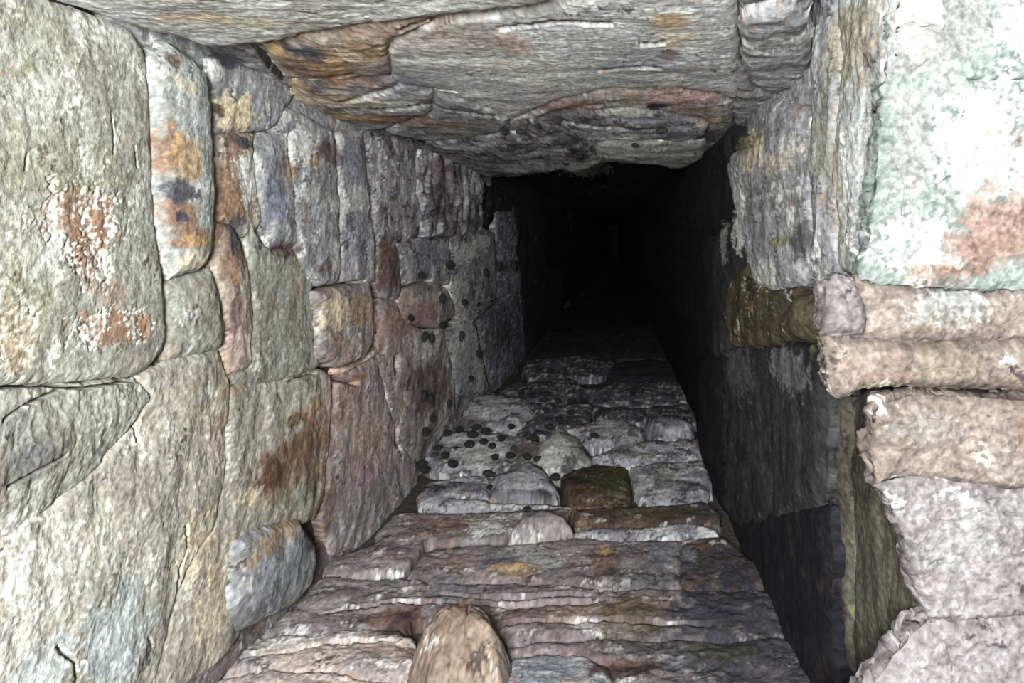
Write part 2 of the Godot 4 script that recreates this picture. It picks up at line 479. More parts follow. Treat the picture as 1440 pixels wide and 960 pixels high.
func _ready() -> void:
	# camera at the foot of the shaft, looking straight up it; the lens is shifted so that the axis meets the picture right of the middle
	var cam := Camera3D.new()
	cam.name = "camera"
	cam.projection = Camera3D.PROJECTION_FRUSTUM
	cam.near = 0.1; cam.far = 80.0
	cam.size = 0.1 * 960.0 / F
	cam.frustum_offset = Vector2((720.0 - VX) / F, (VY - 480.0) / F) * 0.1
	cam.transform = Transform3D(Basis(Vector3.RIGHT, Vector3(0, 0, 1), Vector3.DOWN), at(0, 0, 0))
	add_child(cam)
	var env := Environment.new()
	env.background_mode = Environment.BG_COLOR
	env.background_color = Color(0.02, 0.02, 0.022)
	env.tonemap_mode = Environment.TONE_MAPPER_LINEAR
	env.tonemap_exposure = 2.25
	env.sdfgi_enabled = true; env.ssao_enabled = true; env.ssil_enabled = true
	var we := WorldEnvironment.new()
	we.name = "environment"; we.environment = env
	add_child(we)
	# the hand lamp that lights the masonry from the right of the camera, and an added weak fill near it, with no real source
	var lamp := OmniLight3D.new()
	lamp.name = "hand_lamp"
	lamp.position = at(0.66, -0.42, -3.2)
	lamp.light_color = Color(1.0, 0.985, 0.97)
	lamp.light_energy = 1120.0
	lamp.light_size = 0.4
	lamp.omni_range = 40.0; lamp.omni_attenuation = 2.0
	lamp.shadow_enabled = true
	add_child(lamp)
	var fill := OmniLight3D.new()  # added fill that brightens the shaft, standing in for bounce
	fill.name = "added_fill"
	fill.position = at(-0.15, 0.1, -0.6)
	fill.light_color = Color(0.94, 0.98, 1.0)
	fill.light_energy = 26.0
	fill.light_size = 0.4
	fill.omni_range = 40.0; fill.omni_attenuation = 2.0
	fill.shadow_enabled = true
	add_child(fill)

	make_palette(); make_noise(); make_materials()
	# the large structure
	shell("floor", "", "dim stone floor of the chamber below the shaft", "floor", Vector3(-3, -3, -1.3), Vector3(3, 3, -EYE / SC), mortar_mat)
	shell("wall_left", "L", "left wall of the stone shaft, pale green-grey blocks with rust and lime stains", "wall", Vector3(-1.4, -1.5, 0.3), Vector3(-0.94, 1.1, 12), mortar_mat, [], Vector2(KL, 0))
	shell("wall_right", "R", "dark right wall of the stone shaft, streaked grey blocks beside the black opening", "wall", Vector3(0.47, -1.5, 1.75), Vector3(0.9, 1.1, 12), shade_mat, [], Vector2(-KR, 0))
	shell("wall_upper", "T", "upper wall of the stone shaft, smooth pale slabs above a pitted ledge", "wall", Vector3(-0.94, 0.44, 0.3), Vector3(0.28, 1.1, 3.6), mortar_mat, [[Vector3(0.28, 0.52, 0.3), Vector3(0.6, 1.1, 3.6)], [Vector3(-0.94, 0.58, 3.6), Vector3(0.6, 1.1, 12)]], Vector2(0, -KT))
	shell("wall_lower", "B", "lower wall of the stone shaft, rugged brown courses with a jutting rounded stone", "wall", Vector3(-0.94, -1.5, 0.3), Vector3(0.6, -1.04, 12), mortar_mat, [], Vector2(0, KB))
	shell("wall_corner", "F", "brightly lit near corner masonry at the right, big blocks facing the viewer", "wall", Vector3(0.5, -1.5, 1.47), Vector3(1.6, 1.1, 1.74), mortar_mat)
	shell("ceiling", "", "black closed far end of the stone shaft", "ceiling", Vector3(-0.4, -0.5, 11.6), Vector3(0.4, 0.5, 12), shade_mat)

	tables()
	for i in stones.size():
		var s = stones[i]
		build_stone(s[0], s[1], s[2], s[3], s[4], i)
	bats()

func tables() -> void:
	# ---------------- stones of the left wall
	stone("L", "green", 0.0, [-240,-240, 30,-60, 62,0, 145,27, 185,42, 205,75, 211,130, 214,220, 221,330, 232,420, 234,490, 200,524, 120,533, 0,540, -240,542], {"rough": 0.7, "bulge": 0.01, "edge": 12})
	stone("L", "pale", 0.005, [214,85, 240,62, 270,82, 293,108, 298,180, 303,300, 300,350, 285,378, 246,388, 229,340, 223,210, 215,120], {"rough": 0.7, "edge": 10, "bulge": 0.015})
	stone("L", "green", -0.005, [237,394, 300,378, 312,420, 318,470, 310,490, 262,500, 239,505, 236,460], {"bulge": 0.01, "edge": 12})
	stone("L", "rusty", -0.005, [304,312, 330,318, 350,375, 358,450, 352,518, 322,527, 319,470, 312,410, 303,375])
	stone("L", "grey", -0.01, [293,82, 368,70, 402,115, 416,135, 400,152, 385,182, 302,187, 298,112])
	stone("L", "rusty", -0.01, [300,191, 360,190, 358,240, 372,310, 345,332, 330,316, 304,309], {"edge": 6})
	stone("L", "grey", -0.005, [362,190, 405,187, 410,230, 420,345, 380,350, 373,310, 359,240])
	stone("L", "grey", 0.0, [408,187, 440,172, 474,188, 477,300, 480,395, 446,402, 424,375, 420,345, 411,230])
	stone("L", "plum", 0.0, [476,188, 512,187, 517,260, 526,330, 529,394, 481,397, 478,300])
	stone("L", "plum", -0.005, [514,187, 588,197, 591,240, 592,330, 545,345, 530,345, 519,260])
	stone("L", "green", -0.005, [357,318, 378,352, 422,352, 444,404, 448,470, 450,518, 400,535, 342,541, 322,531, 353,520, 360,450, 353,382], {"bulge": 0.004})
	stone("L", "pink", 0.012, [447,408, 524,397, 529,480, 514,503, 480,516, 451,500], {"edge": 6, "drop": 0.018})
	stone("L", "pink", -0.005, [530,348, 560,345, 565,400, 560,420, 540,418, 531,396])
	stone("L", "plum", -0.005, [562,342, 632,332, 636,398, 610,396, 575,400, 566,398])
	stone("L", "pink", 0.0, [575,405, 612,400, 632,412, 640,440, 620,460, 566,450, 564,425])
	stone("L", "plum", 0.0, [637,330, 680,324, 697,330, 699,420, 670,449, 650,449, 641,430, 638,400])
	stone("L", "violet", -0.01, [700,300, 724,300, 730,372, 733,420, 700,424, 699,330])
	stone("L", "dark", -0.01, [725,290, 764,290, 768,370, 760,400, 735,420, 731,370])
	stone("L", "pitted", 0.006, [592,212, 615,200, 655,215, 679,250, 679,322, 636,330, 602,332, 593,300], {"edge": 8, "rough": 3.0})
	stone("L", "dark", -0.02, [682,260, 722,276, 723,298, 700,300, 684,318])
	stone("L", "green", -0.005, [-240,550, 0,545, 130,540, 192,532, 214,560, 176,610, 134,660, 62,720, 0,762, -240,790], {"rough": 1.6, "bulge": 0.012})
	stone("L", "cream", -0.005, [200,530, 240,507, 311,494, 322,540, 320,640, 300,740, 266,792, 242,850, 220,960, 212,1030, 100,1030, -240,1030, -240,795, 62,725, 136,662, 180,612, 217,560], {"bulge": 0.012, "rough": 1.2})
	stone("L", "cream", -0.005, [322,545, 345,541, 452,521, 470,532, 463,620, 456,700, 440,733, 380,737, 340,758, 332,800, 334,870, 345,886, 300,940, 255,962, 228,1025, 214,1025, 244,850, 268,792, 302,740, 321,640], {"bulge": 0.006, "rough": 1.2})
	stone("L", "grey", 0.015, [338,762, 380,742, 425,733, 446,760, 450,790, 440,822, 416,852, 380,866, 346,885, 334,850], {"edge": 10, "drop": 0.018, "bulge": 0.01})
	stone("L", "pink", -0.005, [472,532, 535,502, 546,560, 560,620, 588,650, 588,690, 584,711, 556,719, 530,748, 527,764, 470,778, 462,742, 458,700, 465,620], {"rough": 1.2})
	stone("L", "pink", 0.0, [535,421, 560,425, 566,452, 600,468, 625,463, 632,500, 640,545, 640,594, 602,602, 592,640, 588,648, 562,616, 549,560, 537,500, 532,450], {"rough": 1.3})
	stone("L", "rusty", -0.01, [480,519, 514,506, 530,486, 534,500, 500,515, 482,524], {"edge": 3})
	stone("L", "plum", 0.0, [628,464, 650,452, 668,452, 673,480, 688,548, 645,556, 642,590, 640,545, 633,500])
	stone("L", "violet", -0.01, [673,450, 700,428, 735,423, 739,500, 720,528, 700,547, 690,549, 676,490])
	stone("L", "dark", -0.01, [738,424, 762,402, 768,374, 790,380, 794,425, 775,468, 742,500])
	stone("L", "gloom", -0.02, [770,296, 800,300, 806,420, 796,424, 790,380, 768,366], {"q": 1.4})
	stone("L", "grey", -0.01, [372,188, 390,180, 404,152, 430,164, 446,174, 440,190, 408,194], {"edge": 6})
	# set back stones that close the corners
	stone("L", "grey", -0.022, [140,0, 300,40, 400,60, 420,140, 470,165, 600,180, 690,235, 690,262, 600,225, 440,200, 380,195, 290,125, 200,110], {"rough": 0.6})
	stone("L", "ridge", -0.02, [205,1030, 240,955, 330,862, 410,840, 448,762, 520,745, 560,700, 590,690, 600,735, 560,760, 530,790, 460,812, 425,880, 350,915, 300,965, 240,1040], {"rough": 0.6})
	stone("L", "plum", -0.022, [575,700, 588,640, 600,595, 640,570, 690,535, 740,495, 775,460, 800,425, 805,445, 775,490, 740,530, 690,570, 650,610, 610,640, 600,735], {"rough": 0.6})
	# ---------------- stones of the upper wall
	stone("T", "grey", -0.018, [280,30, 400,60, 430,130, 470,200, 400,170, 380,120, 300,90], {"rough": 0.6})
	stone("T", "plum", -0.012, [590,120, 800,120, 1034,110, 1032,200, 980,235, 850,226, 790,238, 690,249, 600,215], {"rough": 0.6})
	stone("T", "chalky", 0.012, [-40,-170, 62,-4, 140,20, 190,36, 270,56, 300,66, 370,62, 480,40, 620,23, 760,10, 820,-20, 900,-170], {"rough": 0.5, "edge": 10})
	stone("T", "chalky", 0.0, [545,62, 620,30, 760,16, 900,-22, 1036,-44, 1036,138, 960,123, 850,124, 790,138, 722,164, 660,140, 610,126, 552,112], {"rough": 0.5, "bulge": 0.006})
	stone("T", "rusty", 0.004, [375,72, 400,62, 480,48, 620,27, 542,62, 548,104, 500,112, 412,111], {"edge": 6})
	stone("T", "grey", 0.0, [415,118, 520,113, 552,116, 610,131, 606,160, 540,180, 482,182, 440,170, 405,146], {"edge": 6})
	stone("T", "grey", 0.0, [612,133, 660,145, 716,170, 700,189, 602,197, 545,185, 610,165])
	stone("T", "pink", 0.0, [725,170, 790,144, 850,129, 960,129, 1030,144, 1030,168, 1000,172, 920,152, 860,150, 790,152, 752,166], {"edge": 5})
	stone("T", "lime", 0.0, [602,202, 680,191, 738,190, 766,207, 740,214, 664,220, 650,214], {"rough": 1.4})
	stone("T", "lime", 0.001, [664,224, 760,212, 792,236, 740,246, 684,249], {"rough": 1.4})
	stone("T", "lime", 0.003, [748,172, 790,192, 836,215, 842,229, 802,243, 770,216, 744,190], {"rough": 1.4})
	stone("T", "lime", 0.0, [790,156, 860,153, 920,155, 998,175, 988,198, 945,198, 850,196, 832,206, 792,188])
	stone("T", "chalky", 0.006, [842,201, 945,202, 990,202, 986,225, 955,237, 900,228, 842,224])
	stone("T", "dark", -0.13, [680,240, 790,222, 850,222, 850,262, 800,272, 770,287, 740,270], {"rough": 1.2})  # recess past the ledge, its shadow painted in by the dark look
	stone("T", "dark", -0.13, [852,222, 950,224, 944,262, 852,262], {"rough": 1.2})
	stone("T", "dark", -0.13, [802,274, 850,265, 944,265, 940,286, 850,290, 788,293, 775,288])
	# ---------------- stones of the lower wall
	stone("B", "ridge", 0.0, [532,765, 530,748, 558,721, 640,722, 700,720, 800,716, 790,728, 745,733, 715,757, 612,761, 590,770, 570,798, 505,806, 452,800, 462,784], {"drop": 0.009, "rough": 1.3})
	stone("B", "ridge", 0.01, [714,760, 735,738, 765,727, 795,735, 806,750, 760,756], {"bulge": 0.04, "drop": 0.009})
	stone("B", "lime", -0.005, [588,696, 600,691, 640,700, 700,707, 760,708, 802,713, 700,717, 590,711], {"edge": 3})
	stone("B", "ridge", 0.0, [575,810, 602,770, 715,765, 812,757, 900,760, 956,758, 958,824, 842,821, 700,814, 610,820], {"rough": 1.2})
	stone("B", "brown", 0.0, [958,758, 1012,755, 1032,768, 1072,800, 1086,826, 960,824], {"rough": 1.2})
	stone("B", "ridge", 0.0, [415,855, 450,810, 505,813, 572,812, 610,824, 700,819, 840,825, 830,849, 700,852, 622,868, 592,860, 562,878, 430,893, 352,894], {"rough": 1.6})
	stone("B", "ridge", 0.0, [842,828, 960,829, 1090,830, 1102,893, 1060,898, 900,893, 702,893, 690,862, 760,851, 830,851], {"rough": 1.5})
	stone("B", "pink", 0.0, [350,898, 430,896, 562,882, 584,900, 580,942, 560,955, 480,944, 400,938, 302,946], {"rough": 1.6, "edge": 6})
	stone("B", "pink", 0.0, [296,958, 400,941, 480,948, 562,960, 584,965, 600,1035, 225,1035], {"rough": 1.6})
	stone("B", "knob", 0.005, [574,952, 590,912, 622,888, 668,886, 700,905, 722,945, 705,982, 600,985], {"bulge": 0.105, "edge": 10, "drop": 0.009, "name": "stone_boss", "label": "tan rounded stone boss jutting out of the lower wall", "rough": 3.0})
	stone("B", "grey", 0.0, [700,955, 718,926, 760,918, 820,920, 860,940, 872,1035, 705,1035], {"edge": 9, "bulge": 0.01})
	stone("B", "ridge", 0.0, [716,905, 900,897, 1060,902, 1110,897, 1165,940, 1195,1035, 875,1035, 862,935, 820,915, 740,914], {"rough": 1.4})
	stone("B", "lime", 0.0, [600,612, 655,605, 715,611, 730,625, 712,664, 640,661, 602,654, 592,640], {"rough": 1.2})
	stone("B", "ridge", 0.0, [717,612, 752,618, 762,622, 750,652, 738,654, 714,664, 732,626])
	stone("B", "pale", 0.01, [752,650, 763,622, 786,603, 815,620, 830,645, 792,662, 766,659], {"bulge": 0.03, "drop": 0.009})
	stone("B", "lime", 0.006, [690,698, 691,672, 712,667, 742,654, 766,661, 785,690, 780,704, 730,706, 692,704], {"bulge": 0.03, "drop": 0.009})
	stone("B", "lime", 0.0, [588,697, 600,676, 660,667, 688,671, 687,702, 640,698], {"rough": 1.5})
	stone("B", "mossy", 0.0, [790,665, 832,652, 882,656, 885,690, 880,709, 802,708], {"drop": 0.009})
	stone("B", "lime", 0.0, [888,656, 930,650, 986,645, 1000,680, 990,705, 902,708], {"drop": 0.009, "bulge": 0.01})
	stone("B", "brown", 0.0, [806,716, 900,713, 986,705, 1012,720, 1010,735, 900,737, 810,738])
	stone("B", "lime", 0.0, [804,748, 900,741, 962,735, 1006,745, 1010,752, 900,757, 815,754], {"edge": 3})
	stone("B", "lime", 0.0, [645,600, 648,567, 690,553, 742,562, 752,585, 722,606, 655,602], {"rough": 1.4, "bulge": 0.03})
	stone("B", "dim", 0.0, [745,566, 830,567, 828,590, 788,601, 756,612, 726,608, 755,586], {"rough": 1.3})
	stone("B", "lime", 0.0, [792,602, 832,593, 880,591, 905,604, 900,620, 842,626, 817,617])
	stone("B", "lime", 0.0, [908,602, 925,591, 955,592, 976,605, 970,617, 920,618], {"bulge": 0.04})
	stone("B", "lime", 0.0, [834,642, 880,622, 980,617, 986,641, 890,651, 842,648])
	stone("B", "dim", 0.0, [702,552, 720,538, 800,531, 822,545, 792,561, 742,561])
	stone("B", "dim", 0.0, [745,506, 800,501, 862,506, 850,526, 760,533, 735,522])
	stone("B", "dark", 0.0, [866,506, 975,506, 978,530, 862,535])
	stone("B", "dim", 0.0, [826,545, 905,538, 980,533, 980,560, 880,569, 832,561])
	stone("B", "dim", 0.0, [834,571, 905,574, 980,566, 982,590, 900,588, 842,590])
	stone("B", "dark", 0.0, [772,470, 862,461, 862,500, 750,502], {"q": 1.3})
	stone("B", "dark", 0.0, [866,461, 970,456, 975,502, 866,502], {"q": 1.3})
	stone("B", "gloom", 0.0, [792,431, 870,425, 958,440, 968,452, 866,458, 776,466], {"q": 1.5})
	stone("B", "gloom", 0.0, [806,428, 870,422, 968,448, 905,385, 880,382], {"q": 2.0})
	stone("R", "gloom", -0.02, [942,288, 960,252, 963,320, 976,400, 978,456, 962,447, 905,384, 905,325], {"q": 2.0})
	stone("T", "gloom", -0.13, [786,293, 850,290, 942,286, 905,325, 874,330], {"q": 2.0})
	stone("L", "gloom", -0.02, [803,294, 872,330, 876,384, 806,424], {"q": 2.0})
	# ---------------- stones of the right wall
	stone("R", "grey", 0.0, [1022,236, 1030,215, 1062,206, 1085,140, 1137,158, 1139,220, 1136,340, 1130,400, 1086,406, 1060,400, 1051,362, 1036,300], {"bulge": 0.01})
	stone("T", "grey", 0.012, [1042,38, 1062,24, 1110,8, 1136,40, 1138,152, 1086,130, 1062,124, 1047,92], {"of": "R", "edge": 6})
	stone("T", "grey", -0.01, [1042,-50, 1138,-50, 1136,30, 1110,2, 1060,18, 1042,30], {"of": "R"})
	stone("T", "grey", -0.005, [1034,60, 1046,96, 1062,128, 1086,134, 1098,146, 1066,172, 1050,186, 1032,170], {"of": "R"})
	stone("R", "dark", -0.01, [1016,190, 1030,172, 1050,180, 1062,204, 1030,213, 1020,225])
	stone("R", "grey", 0.0, [1139,-50, 1175,-50, 1178,100, 1171,220, 1173,350, 1178,382, 1163,402, 1160,440, 1148,460, 1140,350], {"rough": 1.2})
	stone("R", "pale", -0.005, [1177,-50, 1258,-50, 1252,60, 1242,180, 1228,330, 1218,390, 1182,378, 1174,330, 1172,220, 1180,100], {"rough": 1.3})
	stone("R", "mossy", 0.01, [1105,442, 1130,410, 1158,428, 1162,466, 1140,482, 1110,472], {"bulge": 0.03})
	stone("R", "mossy", 0.0, [1022,402, 1048,372, 1060,402, 1086,410, 1128,405, 1104,440, 1106,478, 1078,483, 1025,484, 1018,440])
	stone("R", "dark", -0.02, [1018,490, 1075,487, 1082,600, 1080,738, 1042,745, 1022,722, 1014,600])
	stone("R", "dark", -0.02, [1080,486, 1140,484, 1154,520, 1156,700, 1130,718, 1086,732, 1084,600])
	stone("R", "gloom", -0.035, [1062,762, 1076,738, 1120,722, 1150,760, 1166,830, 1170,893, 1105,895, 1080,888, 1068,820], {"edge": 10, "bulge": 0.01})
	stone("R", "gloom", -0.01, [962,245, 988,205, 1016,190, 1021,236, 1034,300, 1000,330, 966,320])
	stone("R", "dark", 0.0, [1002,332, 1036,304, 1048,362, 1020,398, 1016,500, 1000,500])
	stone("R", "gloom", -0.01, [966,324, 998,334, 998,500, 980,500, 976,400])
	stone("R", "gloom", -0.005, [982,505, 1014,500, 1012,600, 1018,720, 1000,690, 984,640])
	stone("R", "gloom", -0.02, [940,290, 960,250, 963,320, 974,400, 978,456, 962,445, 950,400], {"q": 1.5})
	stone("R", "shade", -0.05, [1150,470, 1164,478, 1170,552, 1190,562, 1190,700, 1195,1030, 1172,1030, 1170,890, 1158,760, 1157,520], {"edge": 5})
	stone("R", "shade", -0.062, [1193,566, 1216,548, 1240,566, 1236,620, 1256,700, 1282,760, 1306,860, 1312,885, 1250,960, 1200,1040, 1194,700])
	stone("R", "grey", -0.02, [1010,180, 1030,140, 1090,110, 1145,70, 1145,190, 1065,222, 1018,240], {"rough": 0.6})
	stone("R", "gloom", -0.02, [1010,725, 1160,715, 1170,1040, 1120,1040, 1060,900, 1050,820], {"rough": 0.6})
	# ---------------- big near blocks at the right corner
	stone("F", "white", 0.0, [1258,-70, 1640,-70, 1640,402, 1440,404, 1380,404, 1290,400, 1238,395, 1216,388, 1228,330, 1244,180, 1254,60], {"rough": 2.2, "edge": 16, "bulge": 0.01})
	stone("F", "lilac", -0.02, [1165,402, 1180,388, 1205,398, 1218,440, 1214,470, 1165,466], {"rough": 2.2, "edge": 8})
	stone("F", "tan", -0.02, [1206,394, 1240,402, 1290,406, 1380,410, 1640,408, 1640,472, 1440,476, 1330,478, 1232,477, 1217,471, 1220,440], {"rough": 2.2, "edge": 10, "bulge": 0.01})
	stone("F", "tan", -0.01, [1166,474, 1240,482, 1440,481, 1640,478, 1640,552, 1440,549, 1370,546, 1260,540, 1216,545, 1190,562, 1171,550], {"rough": 2.2, "edge": 14, "bulge": 0.01, "drop": 0.018})
	stone("F", "tan", 0.03, [1238,572, 1290,560, 1440,566, 1640,566, 1640,692, 1440,686, 1350,676, 1262,668, 1237,680, 1229,625], {"rough": 2.2, "edge": 10})
	stone("F", "lilac", 0.03, [1238,684, 1282,673, 1440,690, 1640,695, 1640,868, 1440,864, 1390,871, 1311,875, 1297,840, 1277,760, 1252,700], {"rough": 2.2, "edge": 8})
	stone("F", "lilac", 0.035, [1311,882, 1390,876, 1440,870, 1640,873, 1640,1040, 1170,1040, 1240,962, 1282,908], {"rough": 2.2, "edge": 16, "bulge": 0.01})

	# ---------------- cracks and open joints
	crack("L", 3.0, 0.05, [0,545, 60,541, 120,546, 190,534])
	crack("L", 3.0, 0.05, [440,408, 470,402, 512,396])
	crack("L", 2.2, 0.03, [258,738, 262,770, 252,800, 250,830])
	crack("L", 2.0, 0.03, [190,590, 194,620])
	crack("L", 2.0, 0.03, [75,908, 98,930, 102,960])
	crack("L", 3.0, 0.03, [0,685, 40,662, 80,640])
	crack("L", 3.0, 0.03, [0,590, 30,568, 90,545])
	crack("L", 2.5, 0.03, [408,535, 445,524])
	crack("L", 3.0, 0.04, [472,545, 473,533, 490,535, 500,540])
	crack("L", 2.0, 0.03, [560,600, 558,620, 566,640])
	crack("L", 2.0, 0.02, [205,895, 212,910])
	crack("T", 3.0, 0.06, [366,68, 385,95, 404,115, 440,112, 500,104])
	crack("T", 2.5, 0.05, [140,24, 190,42, 240,62])
	crack("T", 1.6, 0.02, [560,42, 640,28, 700,23])
	crack("T", 1.6, 0.02, [900,57, 935,57])
	crack("B", 4.0, 0.06, [500,808, 570,804, 600,765, 710,760, 745,733])
	crack("B", 4.0, 0.06, [690,705, 785,706, 800,690])
	crack("B", 2.0, 0.012, [654,912, 658,930, 656,955])
	crack("L", 1.8, 0.02, [150,160, 156,190, 154,215])
	crack("L", 1.8, 0.02, [186,205, 190,236])
	crack("L", 1.6, 0.02, [28,215, 24,240])
	crack("L", 2.2, 0.03, [557,500, 558,524])
	crack("L", 2.4, 0.03, [575,402, 604,394])
	crack("L", 2.4, 0.03, [608,336, 632,333])
	crack("L", 2.2, 0.03, [672,428, 700,422, 716,414])
	crack("T", 1.6, 0.015, [480,142, 560,120, 640,128])
	crack("T", 1.6, 0.015, [520,152, 600,148, 700,164])
	crack("T", 1.6, 0.015, [840,98, 880,92, 930,94])
	crack("T", 1.4, 0.015, [700,40, 780,30, 860,32])
	crack("T", 1.8, 0.02, [790,170, 860,178, 940,180])
	crack("B", 2.4, 0.02, [450,864, 560,850, 700,849, 840,846])
	crack("B", 2.4, 0.02, [700,880, 850,872, 1000,880])
	crack("B", 2.4, 0.02, [340,930, 460,905, 560,900])
	crack("B", 2.0, 0.02, [620,836, 700,842, 830,838])
	crack("B", 3.0, 0.03, [415,852, 432,830, 447,806])
	crack("F", 1.6, 0.010, [1300,730, 1332,735, 1380,718, 1440,722])
	crack("F", 1.6, 0.010, [1330,900, 1342,945, 1334,1000])
	crack("F", 1.4, 0.008, [1250,604, 1300,588, 1340,592])
	crack("F", 1.4, 0.008, [1390,640, 1396,600, 1410,580])
	crack("F", 1.4, 0.008, [1250,500, 1300,520, 1400,505])
	crack("F", 1.4, 0.008, [1250,210, 1272,260, 1268,310])
	crack("F", 2.2, 0.03, [1358,112, 1400,114, 1440,113, 1500,112])
	crack("F", 1.5, 0.012, [1380,700, 1392,704])

	# ---------------- stains, crusts and lichens, a few patches painting in shade: [x, y, reach across, reach along, strength]
	stain("L", "scaly", [[110,310,60,60], [125,350,30,55], [150,460,60,28], [15,470,30,60, 0.6], [198,457,10,22]])
	stain("L", "olive", [[80,230,110,60,0.21], [20,420,50,110,0.30], [60,60,60,60,0.15], [300,560,60,40,0.18], [120,960,40,60,0.24]])
	stain("L", "white", [[50,340,50,60,0.30], [60,130,50,40,0.21], [175,70,50,40,0.30], [25,730,30,40,0.36], [60,800,70,70,0.36], [20,900,50,60,0.42], [190,790,60,60,0.21], [335,450,10,60,0.54], [272,270,24,20,0.48]])
	stain("L", "pale", [[160,895,55,75,1.0], [60,930,40,40,0.9], [270,160,30,80,0.8], [265,350,30,20,0.8], [290,300,12,60,0.9]])
	stain("L", "rust", [[232,210,14,40], [245,300,28,30], [320,280,22,50,0.9], [330,210,20,30,0.8], [325,370,14,30,0.7], [268,330,20,14], [430,620,40,30,0.8], [395,660,40,40,0.8], [500,535,22,10], [250,340,16,10]])
	stain("L", "orange", [[255,225,24,40,0.8], [270,340,22,10,0.9], [328,420,5,50,0.9], [440,225,10,12,0.8], [398,240,20,22,0.7], [430,580,30,12,0.8], [335,170,14,22,0.8], [505,437,18,22,0.7], [392,755,40,20,0.7]])
	stain("L", "ink", [[248,270,24,18], [315,80,30,14,0.9], [340,200,22,10,0.9], [328,440,8,40,0.9], [330,330,18,26,0.8], [246,305,10,8]])
	stain("L", "cream", [[330,160,30,30,0.9], [250,120,16,14,0.6], [470,440,22,26,0.8], [270,365,40,12,0.8], [300,850,30,60,0.5], [280,770,30,60,0.45], [350,695,14,14,1.0], [445,650,8,22]])
	stain("L", "brown", [[308,155,8,9], [237,85,8,10,0.8], [380,665,28,26], [440,640,30,60,0.6], [455,725,20,50,0.8], [545,370,16,40,0.8], [415,590,18,10,0.7], [620,230,8,40,0.6]])
	stain("L", "mauve", [[400,352,22,14], [462,215,22,16], [548,390,18,26,0.8], [462,375,18,12,0.8], [600,540,26,36,0.7], [585,530,20,16,0.8], [610,560,26,24,0.7], [640,300,22,40,0.6], [620,250,18,30,0.6]])
	stain("L", "white", [[345,250,12,40], [350,240,24,24,0.8], [370,270,8,30,0.6], [430,270,16,14,0.4], [505,270,18,70,0.5], [480,290,30,10,0.5], [655,355,16,14,0.9], [675,340,14,12,0.8], [650,490,18,60,0.6], [672,500,12,50,0.5], [655,270,16,40,0.5], [600,420,30,10,0.6], [420,205,22,26,0.8], [520,350,8,40,0.7], [470,360,10,30,0.5], [640,410,16,20,0.6], [600,480,20,30,0.4]])
	stain("L", "blue", [[385,270,18,60,0.7], [500,230,18,40,0.6], [505,330,20,40,0.5], [500,700,40,40,0.35], [395,800,40,50,0.5], [600,360,24,30,0.5], [655,520,16,50,0.4]])
	stain("L", "dark", [[645,240,12,20,0.7], [610,290,10,30,0.6], [665,300,10,30,0.6], [340,880,30,20,0.5], [700,460,20,40,0.5], [435,760,12,14,0.7]])
	stain("L", "soot_shade", [[20,620,60,60,0.35], [30,660,50,30,0.4], [740,460,30,60,0.5]])
	stain("L", "pink", [[560,450,40,30,0.5], [480,560,40,60,0.4], [520,640,40,60,0.35], [330,470,16,60,0.5], [590,440,30,26,0.6]])
	stain("T", "orange", [[450,95,55,26,0.9], [520,80,40,22,0.7], [430,128,30,14,0.7], [520,165,50,8,0.8], [470,160,40,8,0.7], [945,25,30,12,0.8], [850,95,5,5], [270,20,60,10,0.5]])
	stain("T", "rust", [[480,110,60,10,0.7], [560,165,40,10,0.7], [940,75,14,10,0.9], [530,115,30,8,0.8], [610,175,60,6,0.7], [800,150,60,10,0.5]])
	stain("T", "ink", [[428,72,26,12,0.9], [420,90,26,12,0.6], [460,135,16,14], [315,82,26,12]])
	stain("T", "cream", [[500,80,16,12,0.9], [480,140,60,12,0.6], [950,50,30,14,0.6], [420,140,26,12,0.7], [1000,170,30,8,0.7], [340,30,80,12,0.4]])
	stain("T", "white", [[740,90,70,40,0.5], [600,10,90,12,0.4], [880,205,50,22,0.9], [880,155,40,10,0.8], [715,155,40,20,0.5], [760,120,40,24,0.4], [820,235,40,14,0.6], [740,236,40,8,0.6], [640,90,120,10,0.3], [550,140,40,16,0.6]])
	stain("T", "blue", [[560,110,60,24,0.5], [900,90,60,24,0.4], [690,60,40,20,0.3], [930,180,40,16,0.5]])
	stain("T", "pink", [[720,60,30,18,0.5], [660,50,60,20,0.35], [960,135,60,12,0.6], [560,50,60,20,0.3]])
	stain("T", "dark", [[740,205,20,10,0.5], [795,195,20,12,0.6], [815,215,14,10,0.8], [690,220,20,8,0.5], [922,148,14,8,0.9], [800,165,30,12,0.4], [1000,190,20,10,0.7], [700,243,20,5,0.6]])
	stain("B", "scaly", [[620,900,60,20,0.35], [860,700,40,10,0.3]])
	stain("B", "rust", [[620,735,50,12,0.36], [650,790,40,14,0.30], [720,805,50,10,0.42], [480,780,30,10,0.30], [800,860,70,14,0.30], [640,910,40,40,0.30], [990,845,12,14,0.42], [1010,885,14,6,0.36], [760,920,60,10,0.18]])
	stain("B", "brown", [[560,870,40,20,0.8], [850,790,24,22,0.7], [620,770,30,12,0.5], [830,700,50,22,0.6], [900,860,60,30,0.5], [880,940,60,16,0.8], [640,740,40,10,0.5], [560,920,50,12,0.4]])  # left of the boss: brown stain with its cast shadow painted in
	stain("B", "dark", [[560,880,24,22,0.7], [880,945,50,12,0.7], [830,675,40,14,0.5], [620,640,12,10,0.6], [1000,860,60,40,0.5], [1040,810,30,40,0.5], [610,690,40,8,0.5], [800,655,12,18,0.7], [870,910,60,16,0.4]])  # the patch beside the boss deepens its painted-in cast shadow
